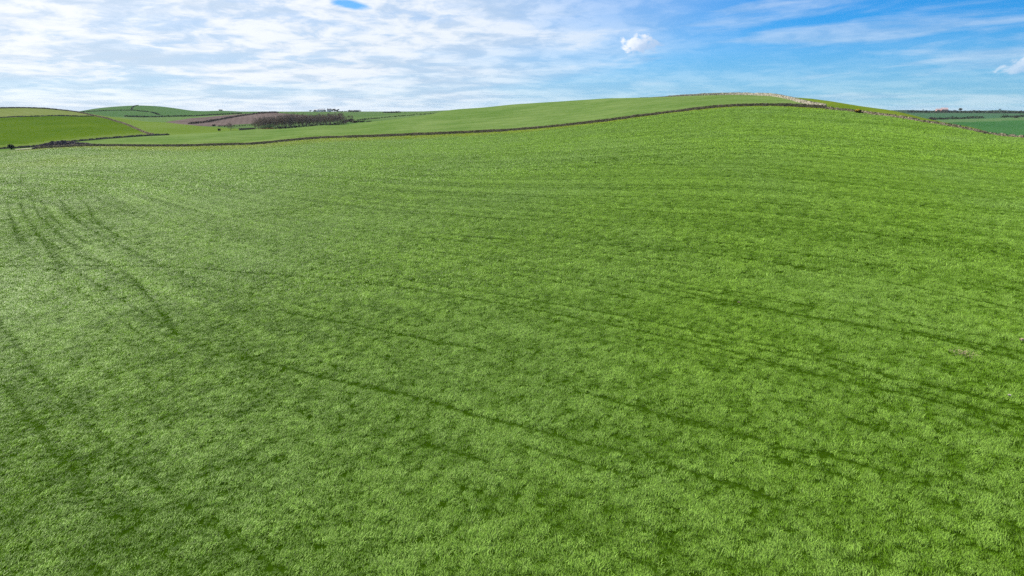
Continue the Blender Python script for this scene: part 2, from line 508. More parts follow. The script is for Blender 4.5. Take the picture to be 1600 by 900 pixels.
def tag(o, label=None, cat=None, group=None, kind=None):
    if label: o['label'] = label
    if cat: o['category'] = cat
    if group: o['group'] = group
    if kind: o['kind'] = kind
    return o


def empty(name, loc, rz=0, **kw):
    o = bpy.data.objects.new(name, None)
    o.location = loc
    o.rotation_euler = (0, 0, rz)
    o.empty_display_size = 0.3
    COL.objects.link(o)
    return tag(o, **kw)


def gz(x, y):
    return float(height(x, y))


class MB:
    """collects geometry for one mesh"""
    def __init__(self):
        self.v, self.f, self.k = [], [], 0

    def add(self, v, f):
        self.v.append(np.asarray(v, float))
        self.f += [tuple(i + self.k for i in q) for q in f]
        self.k += len(v)

    BOXF = ((0, 3, 2, 1), (4, 5, 6, 7), (0, 1, 5, 4), (1, 2, 6, 5), (2, 3, 7, 6), (3, 0, 4, 7))

    def box(self, c, s, rz=0.0, jit=0.0):
        hx, hy, hz = s[0] / 2, s[1] / 2, s[2] / 2
        v = np.array([(-hx, -hy, -hz), (hx, -hy, -hz), (hx, hy, -hz), (-hx, hy, -hz), (-hx, -hy, hz), (hx, -hy, hz), (hx, hy, hz), (-hx, hy, hz)])
        if jit:
            v = v * (1 + rng.uniform(-jit, jit, v.shape))
        cs, sn = math.cos(rz), math.sin(rz)
        v = np.stack([v[:, 0] * cs - v[:, 1] * sn, v[:, 0] * sn + v[:, 1] * cs, v[:, 2]], 1) + np.asarray(c)
        self.add(v, self.BOXF)

    def tube(self, a, b, ra, rb, n=5):
        a, b = Vector(a), Vector(b)
        q = (b - a).to_track_quat('Z', 'Y')
        v = []
        for p, r in ((a, ra), (b, rb)):
            for i in range(n):
                t = 2 * math.pi * i / n
                v.append(p + q @ Vector((r * math.cos(t), r * math.sin(t), 0)))
        f = [(i, (i + 1) % n, n + (i + 1) % n, n + i) for i in range(n)] + [tuple(range(n, 2 * n))]
        self.add([tuple(x) for x in v], f)

    def leaves(self, centers, size, aspect=1.0, flat=0.0):
        """small randomly turned quads"""
        n = len(centers)
        a = rng.normal(size=(n, 3))
        a /= np.linalg.norm(a, axis=1)[:, None]
        b = np.cross(a, rng.normal(size=(n, 3)))
        b /= np.linalg.norm(b, axis=1)[:, None]
        s = size * rng.uniform(0.6, 1.4, (n, 1))
        c = np.asarray(centers)
        v = np.stack([c - a * s, c - b * s * aspect, c + a * s, c + b * s * aspect], 1).reshape(-1, 3)
        self.add(v, [(4 * i, 4 * i + 1, 4 * i + 2, 4 * i + 3) for i in range(n)])

    def build(self, name, mat, parent=None, **kw):
        return link(name, np.concatenate(self.v), self.f, mat, parent, **kw)


def path_of(L, step):
    """world polyline from (px,py,Y) points, resampled"""
    q = np.array([P(*a)[:2] for a in L])
    # smooth a little by resampling a Catmull-Rom spline
    out = []
    n = len(q)
    for i in range(n - 1):
        p0, p1, p2, p3 = q[max(i - 1, 0)], q[i], q[i + 1], q[min(i + 2, n - 1)]
        for t in np.linspace(0, 1, 12, endpoint=False):
            out.append(0.5 * (2 * p1 + (p2 - p0) * t + (2 * p0 - 5 * p1 + 4 * p2 - p3) * t * t + (3 * p1 - p0 - 3 * p2 + p3) * t ** 3))
    out.append(q[-1])
    q = np.array(out)
    d = np.concatenate([[0], np.cumsum(np.hypot(*np.diff(q, axis=0).T))])
    s = np.arange(0, d[-1], step)
    return np.stack([np.interp(s, d, q[:, 0]), np.interp(s, d, q[:, 1])], 1)


# ------------------------------------------------------------------ fields (the ground sheet, cut along the walls and hedges)
def yline(L, u, ext=True):
    a = np.array([(P(*q)[0] / q[2], q[2]) for q in L])
    o = np.argsort(a[:, 0])
    return np.interp(u, a[o, 0], a[o, 1])


def inpoly(L, u, l):
    a = np.array([(P(*q)[0] / q[2], math.log(q[2])) for q in L])
    r = np.zeros(u.shape, bool)
    j = len(a) - 1
    for i in range(len(a)):
        c = (a[i, 1] > l) != (a[j, 1] > l)
        xx = (a[j, 0] - a[i, 0]) * (l - a[i, 1]) / (a[j, 1] - a[i, 1] + 1e-12) + a[i, 0]
        r ^= c & (u < xx)
        j = i
    return r


FIELDS = ['main', 'upper', 'slope', 'hill_low', 'hill_top', 'hill_strip', 'green_c', 'far_b', 'far_pale', 'far', 'brown', 'valley', 'valley_pale', 'valley_far', 'valley_edge']
NAMES = dict(main='grass_field', upper='upper_grass_field', slope='rough_grass_slope', hill_low='hill_field', hill_top='hilltop_field', hill_strip='hill_foot_strip', green_c='valley_grass_field',
             far_b='far_hill', far_pale='far_pale_field', far='far_fields', brown='ploughed_field', valley='valley_crop_field', valley_pale='valley_pale_strip', valley_far='valley_far_field', valley_edge='horizon_land')


def field_ids(u, l):
    Y = np.exp(l)
    F = {k: i for i, k in enumerate(FIELDS)}
    y1 = yline(W1 + W1B[1:], u)
    w2 = np.array([(q[2], P(*q)[0] / q[2]) for q in W2])
    u2 = np.interp(Y, w2[:, 0], w2[:, 1])
    yup = yline([(-400, 238, 340)] + W3[:-1] + UPEDGE[1:] + [(690, 176, 495), (800, 163, 560), (1000, 150, 560)], u)
    w4 = np.array([(q[2], P(*q)[0] / q[2]) for q in W4[:8]])
    u4 = np.interp(Y, w4[:, 0], w4[:, 1])
    y5 = yline(W5, u)
    y4 = yline(W4[7:], u)
    yc = yline([(100, 176, 780), (150, 179.5, 730), (200, 185.5, 680), (260, 191.5, 640), (300, 195.5, 610), (350, 200.5, 575), (372, 203, 545)], u)
    r = np.full(u.shape, F['far'])
    r[(u > 0.2) & (Y > 560)] = F['valley']
    vv = (u > 0.2)
    r[vv & (Y > 820) & (Y <= 1000)] = F['valley_pale']
    # diagonal edge between the dark crop and the pale strip under the hedge
    r[vv & (Y > 820) & (Y < 900 + 180 * (u - 0.62) * 2) & (u > 0.60)] = F['valley']
    r[vv & (Y > 1000) & (Y <= 1330)] = F['valley_far']
    r[vv & (Y > 1330)] = F['valley_edge']
    left = u < -0.33
    r[left & (Y > 1100) & (Y < 2500)] = F['far_b']
    r[left & (Y > 780) & (Y <= 1100)] = F['far_pale']
    r[(u > -0.24) & (u < 0.1) & (Y > 640) & (Y < 820)] = F['far_pale']
    brown = inpoly([(258, 190, 760), (300, 196, 660), (330, 197, 670), (365, 195, 690), (398, 193.5, 700), (470, 190, 720), (480, 181.5, 900), (440, 176.9, 965), (418, 175.6, 1010), (350, 180.2, 955), (300, 184.5, 905)], u, l)
    r[brown] = F['brown']
    r[(u < -0.33) & (Y < yc) & ~brown] = F['green_c']
    hill = ((u < u4) & (Y <= 648)) & (Y <= np.where(u < uof(112), y4, 1e9)) & (u < uof(242))
    r[hill & (Y >= y5)] = F['hill_top']
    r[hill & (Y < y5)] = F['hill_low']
    r[hill & (Y < yup + 28)] = F['hill_strip']
    mid = (Y >= y1) & (Y < yup) & (u < u2)
    r[mid] = F['upper']
    r[(Y >= y1) & (u >= u2) & (Y < 620) & (u > 0.15)] = F['slope']
    r[(Y < y1)] = F['main']
    return r


def build_ground():
    UU, LL = np.meshgrid(GU, GL)
    YY = np.exp(LL)
    V = np.stack([UU * YY, YY, GZ], -1).reshape(-1, 3)
    uc = 0.5 * (GU[1:] + GU[:-1])
    lc = 0.5 * (GL[1:] + GL[:-1])
    ids = field_ids(*np.meshgrid(uc, lc))
    jj, ii = np.meshgrid(np.arange(NL - 1), np.arange(NU - 1), indexing='ij')
    q = np.stack([jj * NU + ii, jj * NU + ii + 1, (jj + 1) * NU + ii + 1, (jj + 1) * NU + ii], -1)
    fr = fringe(V[:, 0], V[:, 1])
    for k, nm in enumerate(FIELDS):
        fq = q[ids == k]
        if not len(fq):
            print('no faces for', nm)
            continue
        used, inv = np.unique(fq.reshape(-1), return_inverse=True)
        me = bpy.data.meshes.new(NAMES[nm])
        me.vertices.add(len(used))
        me.vertices.foreach_set('co', V[used].astype(np.float32).ravel())
        me.loops.add(len(inv))
        me.loops.foreach_set('vertex_index', inv.astype(np.int32))
        me.polygons.add(len(fq))
        me.polygons.foreach_set('loop_start', np.arange(0, len(inv), 4, dtype=np.int32))
        me.polygons.foreach_set('use_smooth', np.ones(len(fq), bool))
        me.update(calc_edges=True)
        a = me.attributes.new('fringe', 'FLOAT', 'POINT')
        a.data.foreach_set('value', fr[used].astype(np.float32))
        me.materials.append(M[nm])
        o = bpy.data.objects.new(NAMES[nm], me)
        COL.objects.link(o)
        o['kind'] = 'structure'
    # the country behind and beside the view
    zl = -8.0
    a, b = 5.0, 9000.0
    link('surrounding_ground', [(-1.25 * a, a, -1), (1.25 * a, a, -1), (1.25 * b, b, -22), (11800, b, -22), (11800, -3000, -22), (-11800, -3000, -22), (-11800, b, -22), (-1.25 * b, b, -22)],
         [(0, 5, 4, 1), (0, 7, 6, 5), (1, 4, 3, 2)], M['main'], kind='structure')


W1PATH = path_of(W1, 2.0)
YPATCH = ground_hit(55, 256)


def seg_dist(x, y, path):
    d = np.full(x.shape, 1e9)
    for (ax, ay), (bx, by) in zip(path[:-1], path[1:]):
        vx, vy = bx - ax, by - ay
        L2 = vx * vx + vy * vy + 1e-9
        t = np.clip(((x - ax) * vx + (y - ay) * vy) / L2, 0, 1)
        d = np.minimum(d, np.hypot(x - ax - t * vx, y - ay - t * vy))
    return d


def fringe(x, y):
    """long yellow-green grass the mower leaves along the wall"""
    r = np.zeros(x.shape)
    s = (y > 200) & (y < 360) & (np.abs(x) < 300)
    d = seg_dist(x[s], y[s], W1PATH[::4])
    u = x[s] / y[s]
    wid = np.interp(u, [-0.62, -0.55, -0.2, 0.05, 0.2, 0.45], [12, 32, 25, 11, 5, 3])
    front = y[s] < yline(W1, u) + 1
    r[s] = np.clip(1.25 - d / wid + 0.5 * (fbm(x[s] * .15, y[s] * .15, 5) - .5), 0, 1) * np.where(front, 0.75, 0.2)
    ex, ey = YPATCH
    r = np.maximum(r, 0.5 * np.exp(-(((x - ex) / 26) ** 2 + ((y - ey) / 40) ** 2)) * fbm(x * .12, y * .05, 15))
    return r


build_ground()

# ------------------------------------------------------------------ wheel tracks (ruts in the grass)
TRACKS = [
    [(31, 273), (27, 301), (38, 336), (62, 370), (97, 395), (137, 404), (181, 417), (203, 432), (225, 455)],
    [(9, 304), (16, 339), (22, 357), (30, 380)], [(24, 296), (33, 326), (52, 357), (75, 392), (100, 430)], [(44, 296), (59, 336), (91, 367), (120, 392)],
    [(53, 301), (81, 339), (100, 357), (140, 385)], [(36, 262), (33, 280), (42, 298)],
    [(116, 304), (137, 323), (145, 342), (175, 364), (184, 376)], [(80, 295), (105, 330), (125, 350)],
    [(175, 417), (250, 418), (328, 422), (406, 429), (500, 436), (640, 452)], [(0, 418), (88, 416), (175, 417)],
    [(12, 239), (20, 267)], [(116, 242), (128, 251)], [(55, 245), (60, 258)],
    [(225, 455), (255, 495), (275, 525)],
    [(700, 312), (820, 318), (920, 324), (1098, 337), (1200, 348)],
    [(757, 342), (849, 344), (938, 354)], [(600, 334), (700, 336), (757, 341)],
    [(560, 357), (621, 362), (742, 371), (813, 377), (931, 383), (1098, 397), (1260, 420)],
    [(640, 372), (760, 380), (900, 392), (1060, 410)],
    [(1020, 445), (1098, 465), (1160, 475), (1243, 493), (1330, 505)], [(1040, 440), (1150, 457), (1270, 480)],
    [(1275, 563), (1337, 588), (1400, 604), (1461, 619), (1530, 640), (1600, 660), (1680, 682)],
    [(1300, 562), (1380, 585), (1461, 607), (1520, 620), (1600, 638), (1680, 655)],
    [(1446, 526), (1524, 546), (1580, 558)], [(1430, 520), (1508, 534), (1600, 552)],
    [(1536, 429), (1600, 446), (1660, 460)], [(1490, 432), (1600, 458)], [(1240, 420), (1330, 438)],
    [(1200, 697), (1280, 712), (1367, 733), (1420, 748)], [(1200, 715), (1267, 730), (1340, 752)],
    [(1334, 663), (1387, 675)], [(1040, 650), (1120, 668), (1190, 690)], [(900, 612), (1000, 640), (1060, 660), (1120, 676)],
    [(450, 490), (560, 510), (680, 535), (760, 548)], [(560, 600), (660, 625), (740, 650)], [(380, 560), (500, 590), (620, 620)],
    [(800, 430), (900, 448), (1000, 470)], [(1120, 380), (1250, 398), (1400, 420)], [(1330, 360), (1450, 380), (1600, 405)], [(1140, 330), (1250, 340), (1330, 352)],
    [(860, 290), (1000, 300), (1150, 314), (1300, 330)], [(640, 300), (760, 302), (880, 310)], [(1000, 255), (1150, 268), (1300, 286)], [(850, 240), (1000, 246), (1150, 258), (1350, 282)],
    [(1240, 215), (1350, 225), (1480, 245)], [(1150, 200), (1280, 206), (1400, 216)], [(580, 245), (700, 240), (850, 238)], [(560, 262), (700, 262), (860, 268)], [(820, 700), (920, 728), (1000, 750)], [(640, 690), (760, 722)],
]
TRACKS += [[(640, 452), (800, 478), (960, 510), (1130, 548), (1290, 590)], [(1260, 420), (1420, 448), (1600, 486)], [(300, 345), (450, 335), (600, 334)],
           [(640, 440), (800, 465), (960, 492), (1130, 528), (1300, 562)], [(740, 650), (900, 690), (1100, 745), (1300, 810)], [(420, 330), (560, 320), (700, 312)],
           [(1330, 505), (1450, 528), (1600, 566)]]
TR = []
for t in TRACKS:
    w = np.array([ground_hit(a, b) for a, b in t])
    TR.append(w)


def row_coord(x, y):
    tn = np.interp(y, [30, 70, 200, 330], [0.80, 0.74, 0.46, 0.30]) + 0.35 * np.clip((-x - 15) / 60, 0, 1)
    return (y + x * tn) / np.sqrt(1 + tn * tn)


def track_mask(x, y):
    """1 in the middle of a rut, 0 away from it"""
    m = np.zeros(x.shape)
    for k, w in enumerate(TR):
        far = np.mean(w[:, 1])
        hw = 0.15 + 0.0012 * far
        s = (x > w[:, 0].min() - 2) & (x < w[:, 0].max() + 2) & (y > w[:, 1].min() - 2) & (y < w[:, 1].max() + 2)
        if not s.any():
            continue
        d = seg_dist(x[s], y[s] + 0.0, w)
        br = np.clip(fbm(x[s] * .35 + k * 7, y[s] * .35, 77) * 1.2 + 0.35, 0.75, 0.95) * np.interp(w[:, 0].mean(), [-70, -20], [0.9, 1])
        m[s] = np.maximum(m[s], np.clip(1.45 - d / hw, 0, 1) * br)
    # the sprayer's regular tramlines, faint pairs of ruts that follow the lie of the land
    f = row_coord(x, y)
    g = np.abs(f / 9.0 - np.round(f / 9.0)) * 9.0
    dd = np.abs(g - 0.95)
    br = np.clip(fbm(f * .05 + 3, x * .022, 177, 3) * 2.2 - 0.55, 0.15, 0.75)
    return np.maximum(m, np.clip(1.5 - dd / (0.13 + 0.0011 * y), 0, 1) * br)


# ------------------------------------------------------------------ grass (one field of tufts nobody could count)
def mat_blade():
    m, T = new_mat('grass_blade')
    at = T.n('ShaderNodeAttribute', attribute_type='INSTANCER', attribute_name='tint')
    rnd = T.n('ShaderNodeNewGeometry').outputs['Random Per Island']
    k = T.math('MULTIPLY_ADD', rnd, 0.85, 0.58)
    sc = T.n('ShaderNodeVectorMath', operation='SCALE')
    T.set(sc.inputs[0], at.outputs['Color'])
    T.set(sc.inputs['Scale'], k)
    # blades stand close together: their lit side is the top of the sward
    g = T.n('ShaderNodeNewGeometry')
    nn = T.vmath('NORMALIZE', T.vmath('ADD', T.vmath('MULTIPLY', g.outputs['Normal'], (0.70, 0.70, 0.70)), (0.0, 0.0, 0.72)))
    return finish(m, T, sc.outputs[0], 0.52, 0.13, trans=0.30, normal=nn)


M['blade'] = mat_blade()


def tuft_mesh(name, radius, n, length, width, lean, seed):
    r = np.random.default_rng(seed)
    V, Fc = [], []
    k = 0
    for i in range(n):
        a, rr = r.uniform(0, 2 * math.pi), radius * math.sqrt(r.random())
        b = np.array((rr * math.cos(a), rr * math.sin(a), -0.02))
        L = length * r.uniform(0.55, 1.25)
        h = r.normal(0, 0.55, 2) + np.array((0.45, 0.75)) * lean
        tip = np.array((h[0] * L * .55, h[1] * L * .55, L * r.uniform(0.32, 0.75)))
        mid = np.array((h[0] * L * .16, h[1] * L * .16, tip[2] * 0.62))
        t = r.uniform(0, math.pi)
        s = np.array((math.cos(t), math.sin(t), 0)) * width * 0.5
        V += [b - s, b + s, b + mid - s, b + mid + s, b + tip]
        Fc += [(k, k + 1, k + 3, k + 2), (k + 2, k + 3, k + 4)]
        k += 5
    me = bpy.data.meshes.new(name)
    me.from_pydata([tuple(v) for v in V], [], Fc)
    me.materials.append(M['blade'])
    return me


def build_grass():
    GA, GB = np.array((0.084, 0.183, 0.001)), np.array((0.212, 0.370, 0.036))
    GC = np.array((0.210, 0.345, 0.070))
    YEL = np.array((0.270, 0.345, 0.003))
    lods = [  # y from, y to, tufts per m2, tuft radius, blades, length, width
        (13.5, 50, 44, 0.15, 28, 0.17, 0.016),
        (48, 122, 19, 0.27, 40, 0.21, 0.026),
        (118, 290, 4.0, 0.70, 80, 0.26, 0.060),
        (285, 345, 3.0, 0.75, 70, 0.24, 0.060)]
    for q, (ya, yb, den, rad, nb, ln, wd) in enumerate(lods):
        umax = 0.92
        N = int(den * (yb * yb - ya * ya) * umax)
        y = np.sqrt(rng.uniform(ya * ya, yb * yb, N))
        x = rng.uniform(-umax, umax, N) * y
        ids = field_ids(x / y, np.log(y))
        keep = (ids == 0)              # beyond the wall the sward reads as one smooth surface
        x, y, ids = x[keep], y[keep], ids[keep]
        tm = track_mask(x, y)
        keep = rng.random(len(x)) > tm * 0.20
        x, y, tm, ids = x[keep], y[keep], tm[keep], ids[keep]
        z = height(x, y)
        # wind-combed patches: stretched along the wind
        wx, wy = x * 0.50 + y * 0.86, x * 0.86 - y * 0.50
        pa = fbm(wx * 0.50, wy * 0.80, 21, 4)           # metre-sized patches
        pb = fbm(x * 0.045, y * 0.03, 41, 3)            # broad drifts
        pc = fbm(wx * 2.1, wy * 3.6, 61, 3)
        # faint drill rows that follow the lie of the land
        pr = fbm(row_coord(x, y) * 0.75, (x - y * 0.5) * 0.016, 83, 3)
        wr = np.interp(y, [15, 60, 150], [0.5, 0.9, 1.5])
        pale = np.clip((pa - 0.5) * 0.55 + (pb - 0.5) * 0.35 + (pc - 0.5) * 1.9 + (pr - 0.5) * wr + 0.47 + rng.normal(0, .09 - .015 * q, len(x)), 0, 1)
        scl = (0.80 + 0.48 * pale) * rng.uniform(0.8, 1.2, len(x)) * (1 - 0.64 * tm)
        fr = fringe(x, y)
        pl = (pale * (1 - 0.85 * tm))[:, None]
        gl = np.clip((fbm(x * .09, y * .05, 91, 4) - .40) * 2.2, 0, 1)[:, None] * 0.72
        col = GA * (1 - pl) + (GB * (1 - gl) + GC * gl) * pl  # varied tuft tone, with the sheen of bent blades painted into the pale tint
        col = col * (1 - fr[:, None]) + YEL * fr[:, None]
        rx = rng.normal(0, 0.12, len(x)) + (pc - .5) * .5
        ry = rng.normal(0, 0.12, len(x)) + (pa - 0.45) * 0.7
        rz = rng.normal(0, 0.6, len(x)) + (pb - .5) * 2
        me = bpy.data.meshes.new('grass')
        me.vertices.add(len(x))
        me.vertices.foreach_set('co', np.stack([x, y, z], 1).astype(np.float32).ravel())
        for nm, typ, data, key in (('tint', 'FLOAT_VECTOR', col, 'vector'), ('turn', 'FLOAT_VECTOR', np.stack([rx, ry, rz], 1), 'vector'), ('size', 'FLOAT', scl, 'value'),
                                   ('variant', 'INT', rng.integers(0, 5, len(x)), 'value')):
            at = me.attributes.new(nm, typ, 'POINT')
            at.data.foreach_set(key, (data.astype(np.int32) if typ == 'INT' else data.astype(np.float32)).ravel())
        me.update()
        cl = bpy.data.collections.new('grass_tufts')
        for s in range(5):
            o = bpy.data.objects.new('grass_tuft', tuft_mesh('grass_tuft', rad, nb, ln, wd, 0.9, 100 * q + s))
            cl.objects.link(o)
        ng = bpy.data.node_groups.new('grass_scatter', 'GeometryNodeTree')
        ng.interface.new_socket('Geometry', in_out='INPUT', socket_type='NodeSocketGeometry')
        ng.interface.new_socket('Geometry', in_out='OUTPUT', socket_type='NodeSocketGeometry')
        N_ = ng.nodes.new
        gi, go = N_('NodeGroupInput'), N_('NodeGroupOutput')
        ci = N_('GeometryNodeCollectionInfo')
        ci.inputs['Collection'].default_value = cl
        ci.inputs['Separate Children'].default_value = True
        ci.inputs['Reset Children'].default_value = True
        ip = N_('GeometryNodeInstanceOnPoints')
        ip.inputs['Pick Instance'].default_value = True

        def attr(name, typ):
            nd = N_('GeometryNodeInputNamedAttribute')
            nd.data_type = typ
            nd.inputs['Name'].default_value = name
            return next(s for s in nd.outputs if s.enabled and s.name == 'Attribute')
        e2r = N_('FunctionNodeEulerToRotation')
        Lk = ng.links.new
        Lk(attr('turn', 'FLOAT_VECTOR'), e2r.inputs[0])
        Lk(gi.outputs[0], ip.inputs['Points'])
        Lk(ci.outputs[0], ip.inputs['Instance'])
        Lk(attr('variant', 'INT'), ip.inputs['Instance Index'])
        Lk(e2r.outputs[0], ip.inputs['Rotation'])
        Lk(attr('size', 'FLOAT'), ip.inputs['Scale'])
        Lk(ip.outputs[0], go.inputs[0])
        ob = bpy.data.objects.new('grass', me)
        COL.objects.link(ob)
        md = ob.modifiers.new('scatter', 'NODES')
        md.node_group = ng
        tag(ob, kind='stuff', label='short wind-combed green grass covering the field')
        print('grass', q, len(x))


build_grass()
# ------------------------------------------------------------------ dry stone walls
def stone_wall(L, label, hgt, thick, slen, courses, mat, cat='wall', gap=0.0, top_gap=0.0, group=None, taper=0.0):
    p = path_of(L, slen * 0.9)
    n = len(p)
    t = np.gradient(p, axis=0)
    ang = np.arctan2(t[:, 1], t[:, 0])
    z = height(p[:, 0], p[:, 1])
    hv = hgt * (0.72 + 0.55 * fbm(np.arange(n) * slen * 0.12, np.zeros(n) + 3.3, 9, 4))
    if taper:
        hv = hv * np.clip((n - np.arange(n)) * slen / taper, 0.15, 1)
    c = n // 2
    root = empty('stone_wall', (p[c, 0], p[c, 1], z[c]))
    tag(root, label, cat, group)
    org = np.array((p[c, 0], p[c, 1], z[c]))
    nx, ny = -np.sin(ang), np.cos(ang)
    core = MB()
    V = []
    for i in range(n):
        for s, dz in ((-1, -0.25), (1, -0.25), (1, hv[i] * 0.86), (-1, hv[i] * 0.86)):
            w = thick * (0.40 if dz < 0 else 0.28) * s
            V.append((p[i, 0] + nx[i] * w - org[0], p[i, 1] + ny[i] * w - org[1], z[i] + dz - org[2]))
    F = []
    for i in range(n - 1):
        for k in range(4):
            F.append((4 * i + k, 4 * i + (k + 1) % 4, 4 * i + 4 + (k + 1) % 4, 4 * i + 4 + k))
    F += [(0, 3, 2, 1), (4 * n - 4, 4 * n - 3, 4 * n - 2, 4 * n - 1)]
    core.add(V, F)
    core.build('wall_core', M['mortar'], root)
    st, cp = MB(), MB()
    for i in range(n):
        ch = hv[i] / courses
        for k in range(courses):
            for s in (-1, 1):
                if rng.random() < gap:
                    continue
                fr = k / max(courses - 1, 1)
                w = thick * (0.5 - 0.14 * fr) * s * rng.uniform(0.85, 1.08)
                off = slen * (0.45 * (k % 2) + rng.uniform(-.2, .2))
                cx = p[i, 0] + nx[i] * w + math.cos(ang[i]) * off - org[0]
                cy = p[i, 1] + ny[i] * w + math.sin(ang[i]) * off - org[1]
                st.box((cx, cy, z[i] - org[2] + (k + 0.5) * ch - 0.05 + rng.uniform(-.05, .05)), (slen * rng.uniform(0.65, 1.25), thick * 0.32, ch * rng.uniform(0.75, 1.2)),
                       ang[i] + rng.normal(0, .12), 0.16)
        if rng.random() > top_gap and hv[i] > 0.45 * hgt:
            s = rng.uniform(0.75, 1.35)
            cp.box((p[i, 0] - org[0], p[i, 1] - org[1], z[i] - org[2] + hv[i] + 0.06 * s), (slen * 0.8 * s, thick * 0.75 * rng.uniform(0.8, 1.1), 0.30 * s), ang[i] + rng.normal(0, .25), 0.2)
    st.build('stonework', mat, root, kind='stuff')
    cp.build('coping', mat, root, kind='stuff')
    return root


stone_wall(W1, 'long dark dry stone wall curving between the two big grass fields', 0.98, 0.75, 0.50, 4, M['stone_dark_shaded'])
stone_wall(W1B, 'tumbledown pale stone wall running downhill along the right edge of the big field', 0.66, 0.8, 0.60, 3, M['stone_mid'], gap=0.08, top_gap=0.3)
stone_wall(W2, 'pale sunlit stone wall climbing to the skyline over the hilltop', 0.95, 0.8, 0.60, 3, M['stone_pale_sunlit'], gap=0.04, taper=45.0)
stone_wall(W3, 'low dark stone wall along the foot of the left hill', 0.8, 0.7, 0.8, 3, M['stone_dark_shaded'], gap=0.08, top_gap=0.3)
stone_wall(W4, 'dark stone wall over the crest and down the shoulder of the left hill', 0.9, 0.7, 1.0, 3, M['stone_dark_shaded'])
stone_wall(W5, 'thin dark wall line crossing the left hill below its dry top', 0.6, 0.6, 1.0, 2, M['stone_dark_shaded'], gap=0.1, top_gap=0.4)
stone_wall([(374, 203.6, 512), (385, 202, 516), (398, 200.6, 522)], 'short dark stone wall just left of the bare wood', 1.2, 0.8, 0.8, 3, M['stone_dark_shaded'])


# ------------------------------------------------------------------ hedges and bushes
def hedge(L, label, hgt, wid, mat, per_m=7.0, leaf=0.35, step=1.5, lump=0.5, gap=0.0, cat='hedge', name='hedge', group=None):
    p = path_of(L, step)
    n = len(p)
    z = height(p[:, 0], p[:, 1])
    c = n // 2
    org = np.array((p[c, 0], p[c, 1], z[c]))
    root = empty(name, org)
    tag(root, label, cat, group)
    s = np.arange(n) * step
    hv = hgt * (1 - lump / 2 + lump * 1.4 * (fbm(s * 0.11, s * 0 + 1.7, 31, 3) - 0.2))
    ok = fbm(s * 0.05, s * 0 + 9.1, 37, 2) > gap
    cs = []
    for i in range(n):
        if not ok[i]:
            continue
        k = int(per_m * step)
        a = rng.random(k)
        cs.append(np.stack([p[i, 0] + rng.uniform(-.6, .6, k) * step + rng.normal(0, wid * .3, k), p[i, 1] + rng.normal(0, wid * .35, k), z[i] + hv[i] * np.sqrt(a) * rng.uniform(.4, 1.05, k)], 1) - org)
    m = MB()
    m.leaves(np.concatenate(cs), leaf)
    m.build('foliage', mat, root)
    st = MB()
    for i in range(0, n, 3):
        if ok[i]:
            q = np.array((p[i, 0], p[i, 1], z[i])) - org
            st.tube(q + (0, 0, -.2), q + (rng.normal(0, .2), rng.normal(0, .2), hv[i] * .8), 0.10, 0.04, 4)
    st.build('stem', M['bark'], root, kind='stuff')
    return root


def bush(px, py, Y, hgt, wid, label, mat, name='bush', leaf=0.22, n=260, group=None, cat='bush'):
    x, y, _ = P(px, py, Y)
    z = gz(x, y)
    root = empty(name, (x, y, z))
    tag(root, label, cat, group)
    m = MB()
    cs = []
    for k in range(5):
        c = np.array((rng.uniform(-.45, .45) * wid, rng.uniform(-.45, .45) * wid * .7, hgt * rng.uniform(.35, .62)))
        v = rng.normal(size=(n // 5, 3))
        v /= np.linalg.norm(v, axis=1)[:, None]
        v *= rng.random((n // 5, 1)) ** .4
        cs.append(c + v * np.array((wid * .34, wid * .34, hgt * .40)))
    cs = np.concatenate(cs)
    cs[:, 2] = np.maximum(cs[:, 2], 0.05)
    m.leaves(cs, leaf)
    m.build('foliage', mat, root)
    st = MB()
    for k in range(6):
        st.tube((rng.uniform(-.2, .2), rng.uniform(-.2, .2), -.2), (rng.uniform(-.4, .4) * wid, rng.uniform(-.4, .4) * wid, hgt * rng.uniform(.4, .8)), 0.06, 0.02, 4)
    st.build('stem', M['bark'], root, kind='stuff')
    return root


hedge([(205, 173, 1290), (209, 169.5, 1400), (216, 165.2, 1490)], 'dark hedge climbing to the top of the far round hill', 1.1, 1.0, M['hedge'], 7, .45, 2)
hedge([(128, 174.6, 1330), (160, 173.5, 1300), (205, 173, 1285), (220, 174, 1262), (238, 176.3, 1226), (248, 179, 1170)], 'thin hedge crossing the middle of the far round hill', 1.5, 1.5, M['hedge'], 5, .6, 4, gap=.2)
hedge([(196, 182, 1105), (230, 183.6, 1092), (262, 182.8, 1098), (300, 182.0, 1102), (340, 180.0, 1104), (378, 177.9, 1112)], 'long dark hedge along the foot of the far round hill', 2.4, 2.4, M['hedge'], 7, .7, 3, gap=.18)
hedge([(297, 195, 700), (320, 191.3, 745), (345, 186.4, 815), (370, 182.2, 875), (400, 178.2, 930), (430, 176.6, 962)], 'dark leafless hedge dividing the two ploughed brown fields', 2.1, 1.8, M['hedge_brown'], 9, .42, 2)
hedge([(404, 177, 1010), (420, 175.9, 1005), (434, 176.6, 985)], 'dark broken hedge on the crest of the ploughed field', 1.5, 2.0, M['hedge_brown'], 6, .6, 3)
hedge([(322, 196.4, 665), (345, 197, 650), (370, 197.6, 640), (398, 196.4, 640)], 'ragged grey hedge below the ploughed fields left of the wood', 1.6, 1.6, M['hedge'], 4, .4, 2.5, gap=.42)
hedge([(536, 190.3, 560), (545, 187.2, 610), (551, 185.2, 640)], 'dark hedge behind the right end of the bare wood', 2.0, 1.8, M['hedge_brown'], 8, .4, 2)
hedge([(545, 174.5, 1560), (552, 174.3, 1570), (563, 173.2, 1590)], 'dark wedge of hedge on the skyline right of the far white farm', 4.5, 4.0, M['leaf_dark'], 6, 1.0, 4)
